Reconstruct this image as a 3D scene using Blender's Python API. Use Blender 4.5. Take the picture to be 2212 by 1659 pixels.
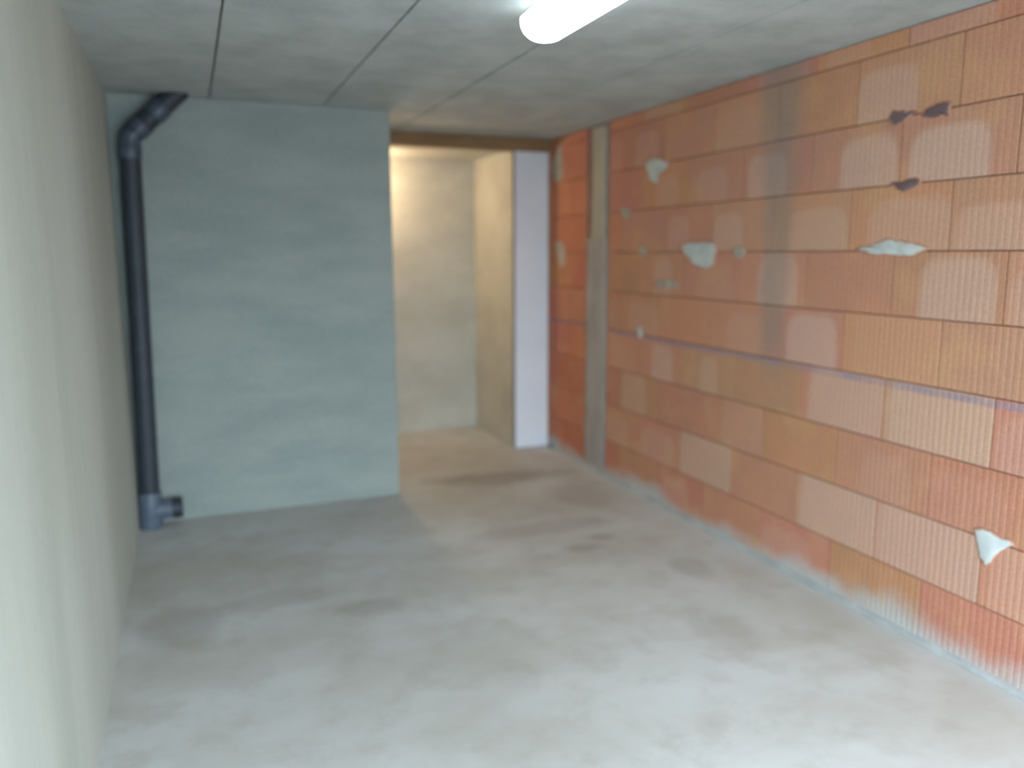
import bpy, bmesh, math, random
from mathutils import Vector, Matrix
for o in list(bpy.data.objects): bpy.data.objects.remove(o)
SC = bpy.context.scene
COL = SC.collection
random.seed(7)

# ------------------------------------------------------------------ dimensions (metres)
XL, XR, H = -0.343, 2.542, 2.322        # left wall, brick wall, ceiling
YB, YF, YE = 4.764, 5.601, 6.475        # grey wall, beam + white pier, end of passage
XD, XW = 1.143, 2.259                   # free edge of grey wall, right wall of passage
Y0 = -0.55                              # garage opening behind the camera
HP = 2.249                              # passage ceiling

# ------------------------------------------------------------------ camera
cam = bpy.data.cameras.new('camera'); cam.sensor_width = 36.0; cam.lens = 1723.5/2212*36
cam.clip_start = 0.02
co = bpy.data.objects.new('camera', cam); COL.objects.link(co)
P, Y, R = 0.1634, 0.3809, -0.0038
fw = Vector((math.sin(Y)*math.cos(P), math.cos(Y)*math.cos(P), -math.sin(P)))
rt0 = Vector((math.cos(Y), -math.sin(Y), 0)); up0 = rt0.cross(fw)
rt = rt0*math.cos(R)+up0*math.sin(R); up = up0*math.cos(R)-rt0*math.sin(R)
m = Matrix((rt, up, -fw)).transposed().to_4x4(); m.translation = (0, 0, 1.5)
co.matrix_world = m
cam.dof.use_dof = True; cam.dof.focus_distance = 1.9; cam.dof.aperture_fstop = 1.15
SC.camera = co

# ------------------------------------------------------------------ sky, daylight, exposure
w = bpy.data.worlds.new('sky'); SC.world = w; w.use_nodes = True
bg = w.node_tree.nodes['Background']
bg.inputs[1].default_value = 31.0
# overcast sky: three times brighter at the zenith than at the horizon
_n = w.node_tree.nodes; _l = w.node_tree.links
_tc = _n.new('ShaderNodeTexCoord'); _sx = _n.new('ShaderNodeSeparateXYZ'); _mr = _n.new('ShaderNodeMapRange'); _mx = _n.new('ShaderNodeMix')
_mx.data_type = 'RGBA'; _mx.inputs[6].default_value = (0.252, 0.311, 0.358, 1); _mx.inputs[7].default_value = (0.755, 0.93, 1.085, 1)
_l.new(_tc.outputs['Generated'], _sx.inputs[0]); _l.new(_sx.outputs[2], _mr.inputs[0]); _l.new(_mr.outputs[0], _mx.inputs[0])
_l.new(_mx.outputs[2], bg.inputs[0])
pl = bpy.data.lights.new('doorway_daylight_offscreen', 'AREA'); pl.shape = 'RECTANGLE'; pl.size = 2.6; pl.size_y = 2.0
pl.cycles.is_portal = True
po = bpy.data.objects.new('doorway_daylight_offscreen', pl); COL.objects.link(po)
po.location = (1.1, Y0-0.26, 1.0); po.rotation_euler = (math.radians(90), 0, 0)
VS = SC.view_settings
VS.view_transform = 'Standard'; VS.look = 'None'; VS.gamma = 1; VS.use_curve_mapping = False; VS.exposure = -0.1
# the lit lamp of the passage, out of sight behind the grey wall: its warm light falls on the passage walls and floor
hl = bpy.data.lights.new('passage_lamp_offscreen', 'POINT'); hl.energy = 30; hl.color = (1.0, 0.76, 0.50); hl.shadow_soft_size = 0.05
ho = bpy.data.objects.new('passage_lamp_offscreen', hl); COL.objects.link(ho); ho.location = (1.18, 6.22, 2.06)

# ------------------------------------------------------------------ node helper
class NT:
    def __init__(s, name, rough=0.9, spec=0.3):
        s.m = bpy.data.materials.new(name); s.m.use_nodes = True; s.t = s.m.node_tree
        s.b = s.t.nodes['Principled BSDF']; s.b.inputs['Roughness'].default_value = rough
        s.b.inputs['Specular IOR Level'].default_value = spec
    def n(s, kind, **kw):
        x = s.t.nodes.new(kind)
        for k, v in kw.items(): setattr(x, k, v)
        return x
    def put(s, sock, v):
        if hasattr(v, 'is_output') or isinstance(v, bpy.types.NodeSocket): s.t.links.new(v, sock)
        else: sock.default_value = v
    def math(s, op, a, b=0.0, c=0.0, clamp=False):
        x = s.n('ShaderNodeMath', operation=op, use_clamp=clamp)
        for i, v in enumerate((a, b, c)): s.put(x.inputs[i], v)
        return x.outputs[0]
    def step(s, v, lo, hi, a=0.0, b=1.0):
        x = s.n('ShaderNodeMapRange', interpolation_type='SMOOTHSTEP')
        for i, q in enumerate((v, lo, hi, a, b)): s.put(x.inputs[i], q)
        return x.outputs[0]
    def mix(s, f, a, b, mode='MIX'):
        x = s.n('ShaderNodeMix', data_type='RGBA', blend_type=mode)
        s.put(x.inputs[0], f); s.put(x.inputs[6], a); s.put(x.inputs[7], b)
        return x.outputs[2]
    def pos(s):
        if not hasattr(s, '_p'):
            s._g = s.n('ShaderNodeNewGeometry'); s._p = s._g.outputs['Position']
        return s._p
    def xyz(s, v=None):
        x = s.n('ShaderNodeSeparateXYZ'); s.put(x.inputs[0], v or s.pos()); return x.outputs
    def noise(s, scale, detail=4, rough=0.55, stretch=None, vec=None):
        v = vec or s.pos()
        if stretch:
            mp = s.n('ShaderNodeMapping'); s.put(mp.inputs[0], v); mp.inputs['Scale'].default_value = stretch; v = mp.outputs[0]
        x = s.n('ShaderNodeTexNoise'); s.put(x.inputs['Vector'], v)
        x.inputs['Scale'].default_value = scale; x.inputs['Detail'].default_value = detail; x.inputs['Roughness'].default_value = rough
        return x.outputs[0]
    def out(s, col, bump=None, strength=0.2, dist=0.01):
        s.put(s.b.inputs['Base Color'], col)
        if bump is not None:
            x = s.n('ShaderNodeBump'); x.inputs['Strength'].default_value = strength; x.inputs['Distance'].default_value = dist
            s.put(x.inputs['Height'], bump); s.put(s.b.inputs['Normal'], x.outputs[0])
        return s.m
def rgb(r, g, b):                       # sRGB 0-255 to linear
    f = lambda c: (c/255/12.92) if c/255 <= 0.04045 else ((c/255+0.055)/1.055)**2.4
    return (f(r), f(g), f(b), 1)

def plaster(name, ca, cb, scale=3.0, stretch=None, rough=0.9, fine=60, speck=0.05, bump=0.08):
    t = NT(name, rough)
    a = t.noise(scale, 5, 0.6, stretch); f = t.noise(fine, 3)
    c = t.mix(t.step(a, 0.3, 0.7), ca, cb)
    c = t.mix(speck, c, t.mix(t.step(f, 0.35, 0.65), rgb(90, 90, 88), rgb(220, 220, 215)))
    return t.out(c, f, bump, 0.004)
M = {}
M['left'] = plaster('pale_plaster', rgb(174, 176, 165), rgb(188, 190, 180), 2.2, (1, 1, 0.14), speck=0.02, bump=0.03)
M['grey'] = plaster('blue_grey_render', rgb(144, 154, 150), rgb(158, 166, 160), 3.0, (0.6, 1, 2.0))
M['ceil'] = plaster('ceiling_concrete', rgb(168, 173, 170), rgb(188, 193, 190), 4.0, (1, 1, 1))
M['joint'] = plaster('joint_mortar', rgb(150, 152, 146), rgb(168, 170, 164), 9)
M['pass'] = plaster('passage_plaster', rgb(186, 182, 170), rgb(202, 198, 186), 2.5, (1, 1, 1.5))
M['white'] = plaster('white_board', rgb(230, 233, 240), rgb(238, 240, 246), 2)
M['bead'] = plaster('grey_bead', rgb(120, 116, 110), rgb(140, 134, 126), 6)
M['mortar'] = plaster('bed_mortar', rgb(150, 128, 116), rgb(166, 146, 134), 14)
M['fillet'] = plaster('cement_fillet', rgb(160, 162, 160), rgb(178, 180, 178), 8)
def smear(name, ca, cb, rim):          # thin towards the rim, where the clay shows through
    t = NT(name, 0.9)
    a = t.n('ShaderNodeAttribute', attribute_type='GEOMETRY', attribute_name='thickness').outputs['Fac']
    n = t.noise(40, 4)
    f = t.step(t.math('ADD', a, t.math('MULTIPLY', t.math('SUBTRACT', n, 0.5), 0.9)), 0.08, 0.62)
    return t.out(t.mix(f, rim, t.mix(t.step(t.noise(16, 4), 0.35, 0.65), ca, cb)), n, 0.1, 0.003)
CLAY = rgb(194, 140, 114)
M['dab'] = smear('mortar_dab', rgb(184, 190, 184), rgb(204, 208, 203), CLAY)
M['dabwhite'] = smear('white_mortar_dab', rgb(202, 208, 206), rgb(216, 221, 219), CLAY)
M['dabdim'] = smear('old_mortar_dab', rgb(168, 156, 143), rgb(188, 176, 162), CLAY)
M['dark'] = smear('dark_sealant', rgb(108, 88, 88), rgb(126, 106, 106), CLAY)
M['chase'] = plaster('chase_mortar', rgb(158, 151, 147), rgb(176, 170, 166), 6, (1, 1, 0.4))
M['chasetop'] = plaster('chase_board', rgb(168, 160, 146), rgb(184, 175, 160), 6, (1, 1, 0.4))
M['slot'] = plaster('chase_slot', rgb(152, 142, 132), rgb(168, 158, 148), 8)
M['drive'] = plaster('driveway_paving', rgb(104, 105, 106), rgb(120, 120, 120), 5)

def beam_mat():
    t = NT('brown_timber', 0.7)
    g = t.noise(6, 5, 0.6, (0.5, 6, 8))
    return t.out(t.mix(t.step(g, 0.3, 0.7), rgb(128, 100, 70), rgb(156, 124, 90)), g, 0.1)
M['beam'] = beam_mat()

def pipe_mat(name, c, rough):
    t = NT(name, rough, 0.5)
    g = t.noise(18, 3)
    return t.out(t.mix(t.step(g, 0.35, 0.7), c, tuple(min(1, v*1.25) for v in c[:3])+(1,)))
M['pipe'] = pipe_mat('dark_grey_plastic', rgb(46, 53, 62), 0.55)
M['fit'] = pipe_mat('grey_fitting_plastic', rgb(68, 79, 93), 0.38)
M['tee'] = pipe_mat('pale_grey_fitting_plastic', rgb(86, 97, 111), 0.45)
M['seal'] = pipe_mat('rubber_seal', rgb(40, 44, 52), 0.6)
def plain(name, c, rough=0.5):
    t = NT(name, rough); t.put(t.b.inputs['Base Color'], c); return t.m
M['housing'] = plain('white_enamel', rgb(225, 228, 228), 0.4)
def emit_mat():
    t = NT('lit_diffuser', 0.4); t.put(t.b.inputs['Base Color'], rgb(235, 240, 240))
    t.b.inputs['Emission Color'].default_value = (0.88, 1.0, 1.06, 1); t.b.inputs['Emission Strength'].default_value = 6.5
    return t.m
M['lit'] = emit_mat()

def floor_mat():
    t = NT('floor_concrete', 0.62, 0.35)
    X, Yv, Z = t.xyz()
    big = t.noise(1.1, 5, 0.6, (0.8, 1.3, 1)); med = t.noise(5, 5, 0.65); fine = t.noise(80, 3)
    c = t.mix(t.step(big, 0.32, 0.68), rgb(184, 180, 172), rgb(202, 202, 199))
    c = t.mix(t.math('MULTIPLY', t.step(med, 0.45, 0.72), 0.35), c, rgb(160, 152, 140))
    warp = t.math('MULTIPLY', t.math('SUBTRACT', t.noise(3.5, 4), 0.5), 1.3)
    # damp and dirt marks, plus one darker cross band, on the slab: centre x, y, half sizes, strength
    for sx, sy, rx, ry, k in ((1.90, 4.86, 0.46, 0.16, 0.65), (1.50, 4.95, 0.22, 0.10, 0.4), (2.20, 4.30, 0.22, 0.30, 0.35),
                              (1.75, 3.85, 0.42, 0.12, 0.35), (1.95, 3.60, 0.10, 0.06, 0.45), (1.80, 3.50, 0.12, 0.07, 0.4),  # first entry: the darker cross band
                              (2.16, 3.08, 0.10, 0.16, 0.4), (0.63, 3.22, 0.16, 0.09, 0.45), (-0.12, 3.35, 0.16, 0.22, 0.4),
                              (0.3, 3.45, 0.30, 0.10, 0.3), (1.9, 2.5, 0.12, 0.3, 0.2)):
        dx = t.math('DIVIDE', t.math('SUBTRACT', X, sx), rx); dy = t.math('DIVIDE', t.math('SUBTRACT', Yv, sy), ry)
        d = t.math('SQRT', t.math('ADD', t.math('MULTIPLY', dx, dx), t.math('MULTIPLY', dy, dy)))
        d = t.math('ADD', d, warp)
        c = t.mix(t.step(d, 0.5, 1.25, k*0.7, 0.0), c, rgb(116, 104, 90))
    # pale cement haze along the foot of the brick wall
    hz = t.math('ADD', X, t.math('MULTIPLY', t.noise(6, 4), 0.16))
    c = t.mix(t.step(hz, XR-0.08, XR+0.10, 0.0, 0.55), c, rgb(200, 203, 202))
    return t.out(c, fine, 0.08, 0.004)
M['floor'] = floor_mat()

def brick_mat():
    t = NT('fired_clay', 0.92, 0.2)
    oi = t.n('ShaderNodeObjectInfo'); base = oi.outputs['Color']
    tc = t.n('ShaderNodeTexCoord').outputs['Object']
    ox, oy, oz = t.xyz(tc); X, Yv, Z = t.xyz()
    def prop(nm):
        a = t.n('ShaderNodeAttribute', attribute_type='OBJECT', attribute_name=nm); return a.outputs['Fac']
    n1 = t.noise(6, 4, 0.55); n2 = t.noise(4.5, 3)
    n3 = t.noise(120, 2)
    c = t.mix(t.step(n1, 0.35, 0.75, 0.0, 0.45), base, rgb(206, 142, 108))
    c = t.mix(t.step(n2, 0.5, 0.72, 0.0, 0.5), c, rgb(204, 156, 112))
    # scuffed pale face left by the firing stack: rounded at the top, cut off at the bed joint
    wob = t.math('MULTIPLY', t.math('SUBTRACT', t.noise(7, 3), 0.5), 0.35)
    du = t.math('DIVIDE', t.math('ABSOLUTE', t.math('SUBTRACT', oy, prop('patch_y'))), prop('patch_w'))
    dv = t.math('DIVIDE', t.math('ADD', oz, 0.123), prop('patch_h'))
    du4 = t.math('POWER', du, 5.0); dv4 = t.math('POWER', t.math('MAXIMUM', dv, 0.0), 5.0)
    d = t.math('ADD', t.math('ADD', du4, dv4), wob)
    pf = t.math('MULTIPLY', t.step(d, 0.45, 1.35, 1.0, 0.0), t.math('MULTIPLY', prop('patch_k'), 0.7))
    c = t.mix(pf, c, rgb(208, 176, 158))
    # grey slurry run down the wall from the ceiling
    ce = t.math('ADD', 3.045, t.math('MULTIPLY', t.math('SUBTRACT', t.noise(2.2, 3), 0.5), 0.10))
    dd = t.math('ABSOLUTE', t.math('SUBTRACT', Yv, ce))
    ww = t.math('ADD', 0.085, t.math('MULTIPLY', t.step(Z, 1.4, 2.3), 0.05))
    run = t.step(t.math('DIVIDE', dd, ww), 0.45, 1.6, 1.0, 0.0)
    run = t.math('MULTIPLY', run, t.step(Z, 0.72, 1.15, 0.0, 0.55))
    run = t.math('MULTIPLY', run, t.step(Z, 1.5, 2.2, 0.9, 1.1))
    run = t.math('MULTIPLY', run, t.step(t.noise(14, 3, 0.5, (1, 1, 0.35)), 0.25, 0.55, 0.65, 1.0))
    c = t.mix(run, c, rgb(138, 133, 125))
    # blue chalk datum line one metre above the floor
    zl = t.math('ADD', Z, t.math('MULTIPLY', Yv, -0.004))
    ln = t.step(t.math('ABSOLUTE', t.math('SUBTRACT', zl, 0.972)), 0.006, 0.022, 1.0, 0.0)
    ln = t.math('MULTIPLY', ln, t.step(t.noise(6, 3, 0.6), 0.3, 0.6, 0.25, 0.75))
    c = t.mix(ln, c, rgb(150, 132, 146))
    # ragged cement splashes at the foot of the wall
    zz = t.math('ADD', Z, t.math('MULTIPLY', t.math('SUBTRACT', t.noise(2.6, 4, 0.55), 0.5), 0.30))
    c = t.mix(t.step(zz, -0.01, 0.13, 0.92, 0.0), c, rgb(188, 192, 190))
    c = t.mix(0.08, c, t.mix(t.step(n3, 0.4, 0.6), rgb(110, 60, 40), rgb(235, 210, 190)))
    return t.out(c, n3, 0.15, 0.002)
M['brick'] = brick_mat()

# ------------------------------------------------------------------ mesh helpers
def link(name, bm, mat, parent=None, smooth=False, kind=None, label=None, cat=None):
    bmesh.ops.recalc_face_normals(bm, faces=bm.faces[:])
    me = bpy.data.meshes.new(name); bm.to_mesh(me); bm.free()
    me.materials.append(M[mat] if isinstance(mat, str) else mat)
    if smooth:
        for p in me.polygons: p.use_smooth = True
    o = bpy.data.objects.new(name, me); COL.objects.link(o)
    if parent: o.parent = parent
    if kind: o['kind'] = kind
    if label: o['label'] = label
    if cat: o['category'] = cat
    return o
def box(bm, x0, x1, y0, y1, z0, z1):
    v = [bm.verts.new((x, y, z)) for x in (x0, x1) for y in (y0, y1) for z in (z0, z1)]
    for f in ((0,1,3,2), (4,6,7,5), (0,4,5,1), (2,3,7,6), (0,2,6,4), (1,5,7,3)): bm.faces.new([v[i] for i in f])
def boxo(name, mat, b, parent=None, bevel=0, **kw):
    bm = bmesh.new(); box(bm, *b)
    if bevel: bmesh.ops.bevel(bm, geom=bm.edges[:], offset=bevel, segments=2, affect='EDGES', profile=0.5)
    return link(name, bm, mat, parent, **kw)
def loft(bm, rings, cap=True):
    vs = [[bm.verts.new(p) for p in r] for r in rings]; n = len(vs[0])
    for a, b in zip(vs, vs[1:]):
        for i in range(n): bm.faces.new((a[i], a[(i+1) % n], b[(i+1) % n], b[i]))
    if cap: bm.faces.new(vs[0][::-1]); bm.faces.new(vs[-1])
def tube(bm, pts, radii, n=32):
    pts = [Vector(p) for p in pts]; rings = []
    for i, p in enumerate(pts):
        d = (pts[min(i+1, len(pts)-1)]-pts[max(i-1, 0)]).normalized()
        a = Vector((0, 1, 0)); a = (a-d*a.dot(d)).normalized(); b = d.cross(a)
        rings.append([p+radii[i]*(a*math.cos(2*math.pi*k/n)+b*math.sin(2*math.pi*k/n)) for k in range(n)])
    loft(bm, rings)

# ------------------------------------------------------------------ the setting
boxo('floor', 'floor', (XL-0.2, XR+0.3, Y0-0.25, YE+0.2, -0.15, 0), kind='structure', label='stained grey concrete floor slab')
boxo('ground', 'drive', (-60, 60, -120, Y0-0.25, -0.17, -0.02), kind='structure', label='paved driveway outside the garage opening')
boxo('wall_left', 'left', (XL-0.2, XL, Y0, YE+0.2, 0, H+0.2), kind='structure', label='smooth pale plaster side wall')
boxo('wall_back', 'grey', (XL, XD, YB, YB+0.115, 0, H), kind='structure', bevel=0.004, label='blue-grey rendered wall ending at the passage')
bm = bmesh.new()
box(bm, XL-0.2, -0.16, Y0-0.25, Y0, 0, H+0.2); box(bm, XR-0.16, XR+0.3, Y0-0.25, Y0, 0, H+0.2); box(bm, -0.16, XR-0.16, Y0-0.25, Y0, 2.0, H+0.2)
link('wall_front', bm, 'left', kind='structure', label='plastered front wall around the open garage doorway')
boxo('wall_end', 'pass', (XL, XW+0.1, YE, YE+0.2, 0, H+0.2), kind='structure', label='beige plaster wall closing the passage')
boxo('wall_passage', 'pass', (XW, XR+0.3, YF+0.012, YE, 0, H+0.2), kind='structure', label='beige side wall of the passage')
boxo('wall_pier', 'white', (XW+0.012, XR, YF, YF+0.012, 0, 2.236), kind='structure', label='narrow white board facing beside the brick wall')
boxo('trim_1', 'bead', (XW-0.003, XW+0.012, YF-0.002, YF+0.012, 0, 2.236), kind='structure', label='grey corner bead along the white board')
bm = bmesh.new(); box(bm, XL, XR, YF-0.06, YF+0.05, 2.232, H)
bmesh.ops.bevel(bm, geom=bm.edges[:], offset=0.005, segments=2, affect='EDGES')
beam = link('trim_2', bm, 'beam', kind='structure', label='brown timber lintel beam under the ceiling')
# ceiling: backing slab with long precast panels and recessed joints
ceil = boxo('ceiling', 'joint', (XL-0.2, XR+0.3, Y0, YE+0.2, H+0.024, H+0.2), kind='structure', label='ceiling of long grey concrete panels')
xs = [XL-0.1, 0.161, 0.762, 1.366, 1.962, XR+0.02]
for i, (a, b) in enumerate(zip(xs, xs[1:])):
    boxo('panel', 'ceil', (a+0.004, b-0.004, Y0, YF+0.02, H+random.uniform(0, 0.002), H+0.03), ceil, bevel=0.003)
boxo('ceiling_passage', 'pass', (XL, XW+0.02, YF+0.03, YE, HP, HP+0.05), kind='structure', label='low pale ceiling of the passage')

# ------------------------------------------------------------------ brick wall
wall = boxo('wall_right', 'mortar', (XR+0.030, XR+0.3, Y0, YF+0.02, 0, H+0.2), kind='structure', label='unplastered wall of large orange clay blocks')
CA0, CA1 = 4.655, 4.975                 # vertical chase in the wall
BL, G, PITCH = 0.4735, 0.0045, 0.4735/18
cache = {}
def brick_mesh(L, hh):
    key = (round(L, 3), round(hh, 3))
    if key in cache: return cache[key]
    bm = bmesh.new()
    n = max(2, round(L/PITCH)); s = L/n
    prof = [(-L/2, 0.05), (-L/2, 0.002), (-L/2+0.002, 0.0)]
    for i in range(1, n):
        c = -L/2+i*s
        prof += [(c-0.006, 0.0), (c-0.0035, 0.0009), (c+0.0035, 0.0009), (c+0.006, 0.0)]
    prof += [(L/2-0.002, 0.0), (L/2, 0.002), (L/2, 0.05)]
    lo = [bm.verts.new((x, y, -hh/2)) for y, x in prof]; hi = [bm.verts.new((x, y, hh/2)) for y, x in prof]
    k = len(prof)
    for i in range(k): bm.faces.new((lo[i], lo[(i+1) % k], hi[(i+1) % k], hi[i]))
    bm.faces.new(lo); bm.faces.new(hi[::-1])
    bmesh.ops.recalc_face_normals(bm, faces=bm.faces[:])
    me = bpy.data.meshes.new('brick'); bm.to_mesh(me); bm.free(); me.materials.append(M['brick'])
    cache[key] = me
    return me
TONES = [(188, 130, 106), (194, 136, 110), (198, 144, 114), (192, 136, 106), (200, 148, 118), (196, 139, 116), (187, 128, 106)]
# pale faces seen on single blocks: (course, far end y) -> centre y, half width, height, strength
PALE = {(7, 2.36): (2.15, 0.17, 0.195, .85), (7, 2.83): (2.52, 0.15, 0.20, .75), (7, 3.30): (3.13, 0.14, 0.20, .7), (7, 3.77): (3.55, 0.13, 0.18, .35),
        (7, 4.25): (3.98, 0.12, 0.18, .35), (8, 2.60): (2.45, 0.15, 0.20, .6), (4, 2.60): (2.3, 0.24, 0.30, .12), (4, 3.07): (2.78, 0.16, 0.225, .8),
        (5, 2.36): (2.07, 0.16, 0.23, .75), (5, 1.88): (1.7, 0.17, 0.2, .4), (3, 2.83): (2.56, 0.22, 0.30, .7), (3, 2.36): (2.1, 0.24, 0.30, .75),
        (3, 3.77): (3.52, 0.08, 0.20, .5), (3, 4.25): (3.98, 0.12, 0.215, .7), (1, 2.83): (2.55, 0.25, 0.32, .7), (1, 2.36): (2.1, 0.25, 0.32, .65),
        (1, 3.77): (3.52, 0.25, 0.32, .65), (1, 1.88): (1.6, 0.25, 0.3, .3), (6, 2.60): (2.3, 0.20, 0.20, .45), (6, 3.07): (2.78, 0.18, 0.19, .5),
        (6, 3.54): (3.4, 0.12, 0.19, .5), (6, 4.01): (3.85, 0.11, 0.20, .4), (6, 2.12): (1.9, 0.2, 0.16, .5), (5, 4.25): (4.0, 0.10, 0.22, .5),
        (5, 3.30): (3.02, 0.14, 0.24, .7), (2, 4.49): (4.3, 0.15, 0.3, .5), (1, 4.72): (4.4, 0.12, 0.3, .6), (9, 2.36): (2.2, 0.2, 0.3, .4), (2, 3.54): (3.2, 0.2, 0.3, .25)}
REDDER = {0, 2}
for c in range(10):
    z0 = c*0.25+(0.002 if c == 0 else 0); z1 = min((c+1)*0.25, H-0.001)
    start = (2.12 if c % 2 == 0 else 1.886)+0.003*(c-5)/5-12*BL
    spans = []
    for i in range(40):
        a, b = start+i*BL, start+(i+1)*BL
        a = max(a, Y0+0.01); b = min(b, YF)
        if b-a < 0.03: continue
        if a < CA0 < b: spans.append((a, CA0)); a = CA1 if b > CA1 else None
        elif CA0 <= a < CA1: a = CA1 if b > CA1 else None
        if a is not None and b-a > 0.02: spans.append((a, b))
    for a, b in spans:
        L = b-a-G; hh = z1-z0-G
        o = bpy.data.objects.new('brick', brick_mesh(L, hh)); COL.objects.link(o); o.parent = wall
        o.location = (XR+random.uniform(-0.0012, 0.0012), (a+b)/2, (z0+z1)/2)
        t = list(random.choice(TONES))
        t = [0.5*v+0.5*mv for v, mv in zip(t, (189, 134, 109))]
        if c in REDDER: t = [t[0]-4, t[1]-8, t[2]-8]
        if b > 4.9: t = [t[0]+2, t[1]-14, t[2]-14]
        t = [v+random.uniform(-6, 6) for v in t]
        o.color = rgb(*t)
        key = min(PALE, key=lambda k: abs(k[1]-b)+(10 if k[0] != c else 0))
        o['patch_k'] = 0.0; o['patch_y'] = 0.0; o['patch_w'] = 0.1; o['patch_h'] = 0.2
        if key[0] == c and abs(key[1]-b) < 0.06:
            py, pw, ph, pk = PALE[key]
            o['patch_k'] = float(pk); o['patch_y'] = py-(a+b)/2; o['patch_w'] = float(pw); o['patch_h'] = float(ph)
        elif random.random() < 0.35 and a < 4.5:
            o['patch_k'] = random.uniform(0.15, 0.4); o['patch_y'] = random.uniform(-0.08, 0.08); o['patch_w'] = random.uniform(0.1, 0.2)
# filled chase: dark slot, mortar filling below, narrow lighter filling above
boxo('chase_slot', 'slot', (XR+0.026, XR+0.034, CA0-0.01, CA1+0.01, 0.0, H), wall)
def rough_strip(name, mat, y0, y1, z0, z1, x, seed):
    rnd = random.Random(seed); bm = bmesh.new(); n = int((z1-z0)/0.05)+2; rings = []
    for i in range(n):
        z = z0+(z1-z0)*i/(n-1); a = y0+rnd.uniform(-.008, .008); b = y1+rnd.uniform(-.008, .008); dx = x+rnd.uniform(-.0015, .0015)
        rings.append([(XR+0.03, a, z), (dx+.003, a+.006, z), (dx, a+.03, z), (dx-.001, (a+b)/2, z), (dx, b-.03, z), (dx+.003, b-.006, z), (XR+0.03, b, z)])
    loft(bm, rings)
    return link(name, bm, mat, wall, smooth=False)
rough_strip('chase_filling', 'chase', 4.678, 4.965, 0.0, 1.60, XR-0.002, 3)
rough_strip('chase_filling', 'chasetop', 4.715, 4.895, 1.56, H-0.02, XR+0.001, 4)
# mortar dabs, sealant spots: outlines (y, z) on the wall face, low domes with thickness
def dab(name, mat, pts, th, seed, x=XR):
    rnd = random.Random(seed); n = len(pts); ring = []
    for i in range(n):                                   # smooth the outline (two samples per side)
        p0, p1, p2, p3 = [Vector(pts[(i+k-1) % n]) for k in range(4)]
        for tt in (0, 0.33, 0.66):
            q = 0.5*((2*p1)+(-p0+p2)*tt+(2*p0-5*p1+4*p2-p3)*tt**2+(-p0+3*p1-3*p2+p3)*tt**3)
            ring.append(q+Vector((rnd.uniform(-.006, .006), rnd.uniform(-.006, .006))))
    ce = sum(ring, Vector((0, 0)))/len(ring); bm = bmesh.new(); rings = []
    for s, d in ((1.03, 0.0002), (0.96, 0.3*th), (0.8, 0.7*th), (0.45, th)):
        rings.append([(x-d-(rnd.uniform(0, .15)*th if s < 1 else 0), ce.x+(p.x-ce.x)*s, ce.y+(p.y-ce.y)*s) for p in ring])
    loft(bm, rings)
    o = link(name, bm, mat, wall, smooth=True)
    at = o.data.attributes.new('thickness', 'FLOAT', 'POINT'); k = len(ring)
    for j, dv in enumerate(at.data): dv.value = (0.0, 0.18, 0.62, 1.0)[min(3, j//k)]
    return o
DABS = [('dab', 0.007, [(3.823,1.523),(3.736,1.554),(3.506,1.544),(3.498,1.485),(3.526,1.418),(3.685,1.423),(3.753,1.472)]),
 ('dab', 0.006, [(4.212,2.023),(4.086,2.036),(3.954,1.992),(4.042,1.942),(4.079,1.893),(4.155,1.899),(4.183,1.954)]),
 ('dab', 0.006, [(2.549,1.505),(2.467,1.528),(2.399,1.543),(2.321,1.539),(2.246,1.524),(2.198,1.507),(2.243,1.49),(2.305,1.477),(2.371,1.486),(2.451,1.486)]),
 ('dabwhite', 0.006, [(1.912,0.518),(1.872,0.536),(1.819,0.527),(1.764,0.517),(1.805,0.475),(1.843,0.422),(1.862,0.403),(1.895,0.446)]),
 ('dabdim', 0.004, [(4.505,1.771),(4.39,1.765),(4.388,1.709),(4.474,1.707)]),
 ('dabdim', 0.004, [(4.27,1.531),(4.185,1.525),(4.187,1.47),(4.252,1.476)]),
 ('dabdim', 0.004, [(3.351,1.519),(3.261,1.519),(3.265,1.474),(3.337,1.474)]),
 ('dab', 0.005, [(4.256,1.048),(4.205,1.045),(4.200,0.989),(4.247,0.984)]),
 ('dabdim', 0.003, [(4.063,1.337),(3.86,1.348),(3.834,1.3),(4.05,1.283)]),
 ('dabdim', 0.004, [(5.539,2.158),(5.412,2.275),(5.349,2.203),(5.354,2.01),(5.513,2.017)]),
 ('dabdim', 0.004, [(5.484,1.568),(5.324,1.566),(5.291,1.45),(5.368,1.382)])]
for i, (mt, th, pts) in enumerate(DABS):
    o = dab('mortar_dab', mt, pts, th, 20+i)
SPOTS = [[(2.43,2.006),(2.399,2.03),(2.349,2.015),(2.292,2.005),(2.342,1.988),(2.394,1.971)],
 [(2.275,1.999),(2.243,2.018),(2.153,2.022),(2.161,1.973),(2.171,1.978),(2.218,1.969),(2.259,1.98)],
 [(2.396,1.76),(2.342,1.764),(2.27,1.775),(2.267,1.745),(2.306,1.719),(2.35,1.727)]]
for i, pts in enumerate(SPOTS):
    o = dab('sealant_spot', 'dark', pts, 0.005, 50+i); o['label'] = 'dark brown blob of sealant at a block joint'
# ragged cement fillet where wall and floor meet
rnd = random.Random(5); bm = bmesh.new(); rings = []; yy = Y0+0.02
while yy < CA0+0.9:
    a = 0.022+rnd.uniform(0, .010); b = 0.016+rnd.uniform(0, .010)
    rings.append([(XR+0.012, yy, -0.004), (XR-a, yy, -0.004), (XR-a*.55, yy, b*.35), (XR-0.004, yy, b), (XR+0.012, yy, b)]); yy += 0.045
loft(bm, rings); link('cement_fillet', bm, 'fillet', wall, smooth=True)

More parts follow.
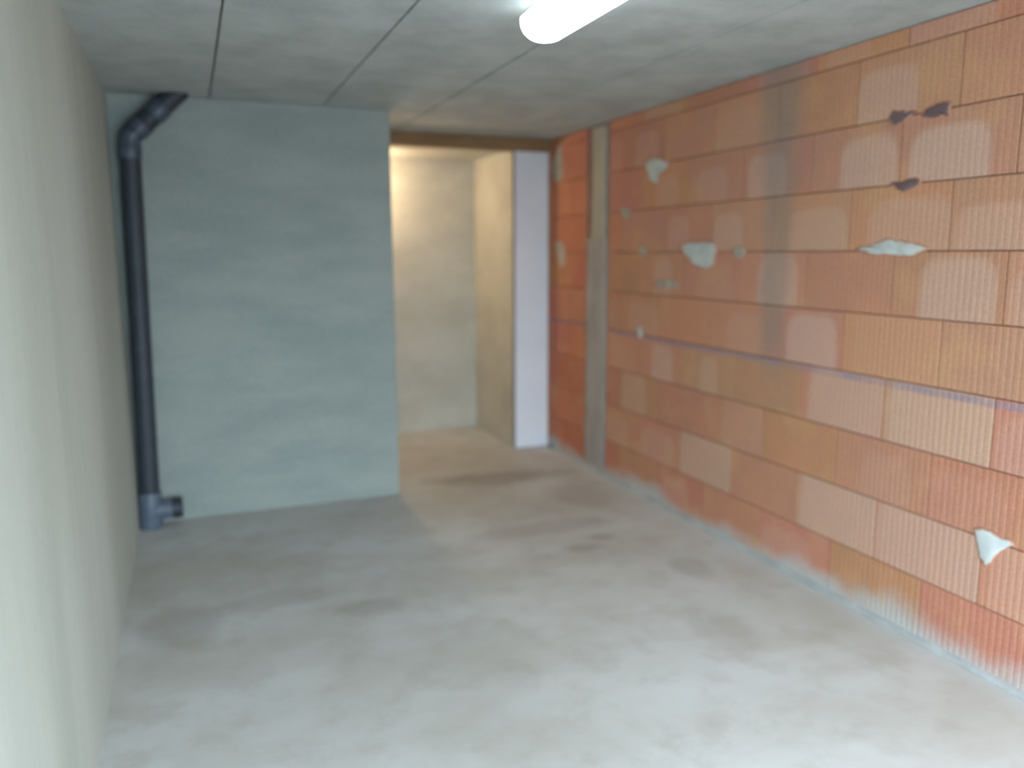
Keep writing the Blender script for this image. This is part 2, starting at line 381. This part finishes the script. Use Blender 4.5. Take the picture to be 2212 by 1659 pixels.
# ------------------------------------------------------------------ drain pipe in the corner
RP = 0.052; PY = YB-0.075
root = bpy.data.objects.new('drain_pipe', None); COL.objects.link(root); root.location = (-0.283, PY, 0)
root['label'] = 'dark grey plastic drain pipe with angled top, standing in the corner'; root['category'] = 'pipe'
def ppart(name, mat, pts, rad, parent=root, label=None):
    bm = bmesh.new(); tube(bm, pts, rad); o = link(name, bm, mat, parent, smooth=True, label=label)
    md = o.modifiers.new('edges', 'EDGE_SPLIT'); md.split_angle = math.radians(35)
    return o
lean = 0.036/1.85                       # the stack leans a little towards the passage
X = lambda z: lean*z
ppart('pipe', 'pipe', [(X(.16), 0, .16), (X(2.02), 0, 2.02)], [RP, RP])
# tee at the foot with a closed side branch
tee = ppart('tee_fitting', 'tee', [(0, 0, -0.003), (0, 0, .005), (X(.20), 0, .196), (X(.2), 0, .203)], [RP+.006, RP+.009, RP+.009, RP+.006], label='lighter grey tee fitting on the floor')
ppart('branch', 'tee', [(0.02, 0, .098), (.115, 0, .098)], [RP+.003, RP+.003], tee)
ppart('branch_socket', 'pipe', [(.112, 0, .098), (.115, 0, .098), (.163, 0, .098), (.168, 0, .098)], [RP, RP+.006, RP+.006, RP], tee)
# 45 degree bend
zb = 2.06; d = Vector((math.sin(math.radians(46)), 0, math.cos(math.radians(46))))
bend = []; c0 = Vector((X(zb), 0, zb)); rb = 0.075
for k in range(9):
    a = math.radians(46)*k/8; bend.append(c0+Vector((rb*(1-math.cos(a)), 0, rb*math.sin(a))))
ppart('collar', 'fit', [(X(1.985), 0, 1.985), (X(1.99), 0, 1.99), (X(2.055), 0, 2.055), (X(2.06), 0, 2.062)], [RP+.003, RP+.0055, RP+.0055, RP+.003])
elbow = ppart('elbow', 'fit', bend, [RP+.003]*9)
e = bend[-1]
ppart('upper_pipe', 'pipe', [e-d*.005, e+d*.34], [RP, RP])
ppart('collar', 'fit', [e+d*.012, e+d*.017, e+d*.068, e+d*.073], [RP+.003, RP+.0055, RP+.0055, RP+.003])
ppart('collar', 'fit', [e+d*.135, e+d*.14, e+d*.205, e+d*.21], [RP+.003, RP+.0055, RP+.0055, RP+.003])
ppart('seal_ring', 'seal', [e+d*.072, e+d*.082], [RP+.004, RP+.004])

# ------------------------------------------------------------------ ceiling light
lr = bpy.data.objects.new('ceiling_light', None); COL.objects.link(lr); lr.location = (1.185, 2.05, H)
lr['label'] = 'glowing white batten light with long diffuser on the concrete ceiling'; lr['category'] = 'light'
LL = 1.28
bm = bmesh.new(); box(bm, -0.055, 0.055, -LL/2+.01, LL/2-.01, -0.045, 0.003)
bmesh.ops.bevel(bm, geom=bm.edges[:], offset=0.004, segments=2, affect='EDGES'); link('housing', bm, 'housing', lr)
def prof(s, y, w=0.085, h=0.078):
    return [(w*s*math.cos(a)*(1 if abs(math.cos(a)) < .7 else .99), y, -0.032-h*s*max(0, math.sin(a))**.75) for a in [math.pi*k/20 for k in range(21)]]
bm = bmesh.new(); loft(bm, [prof(.72, -LL/2+.004), prof(.93, -LL/2+.016), prof(1, -LL/2+.045), prof(1, LL/2-.045), prof(.93, LL/2-.016), prof(.72, LL/2-.004)])
link('diffuser', bm, 'lit', lr, smooth=True, label='glowing opal diffuser')
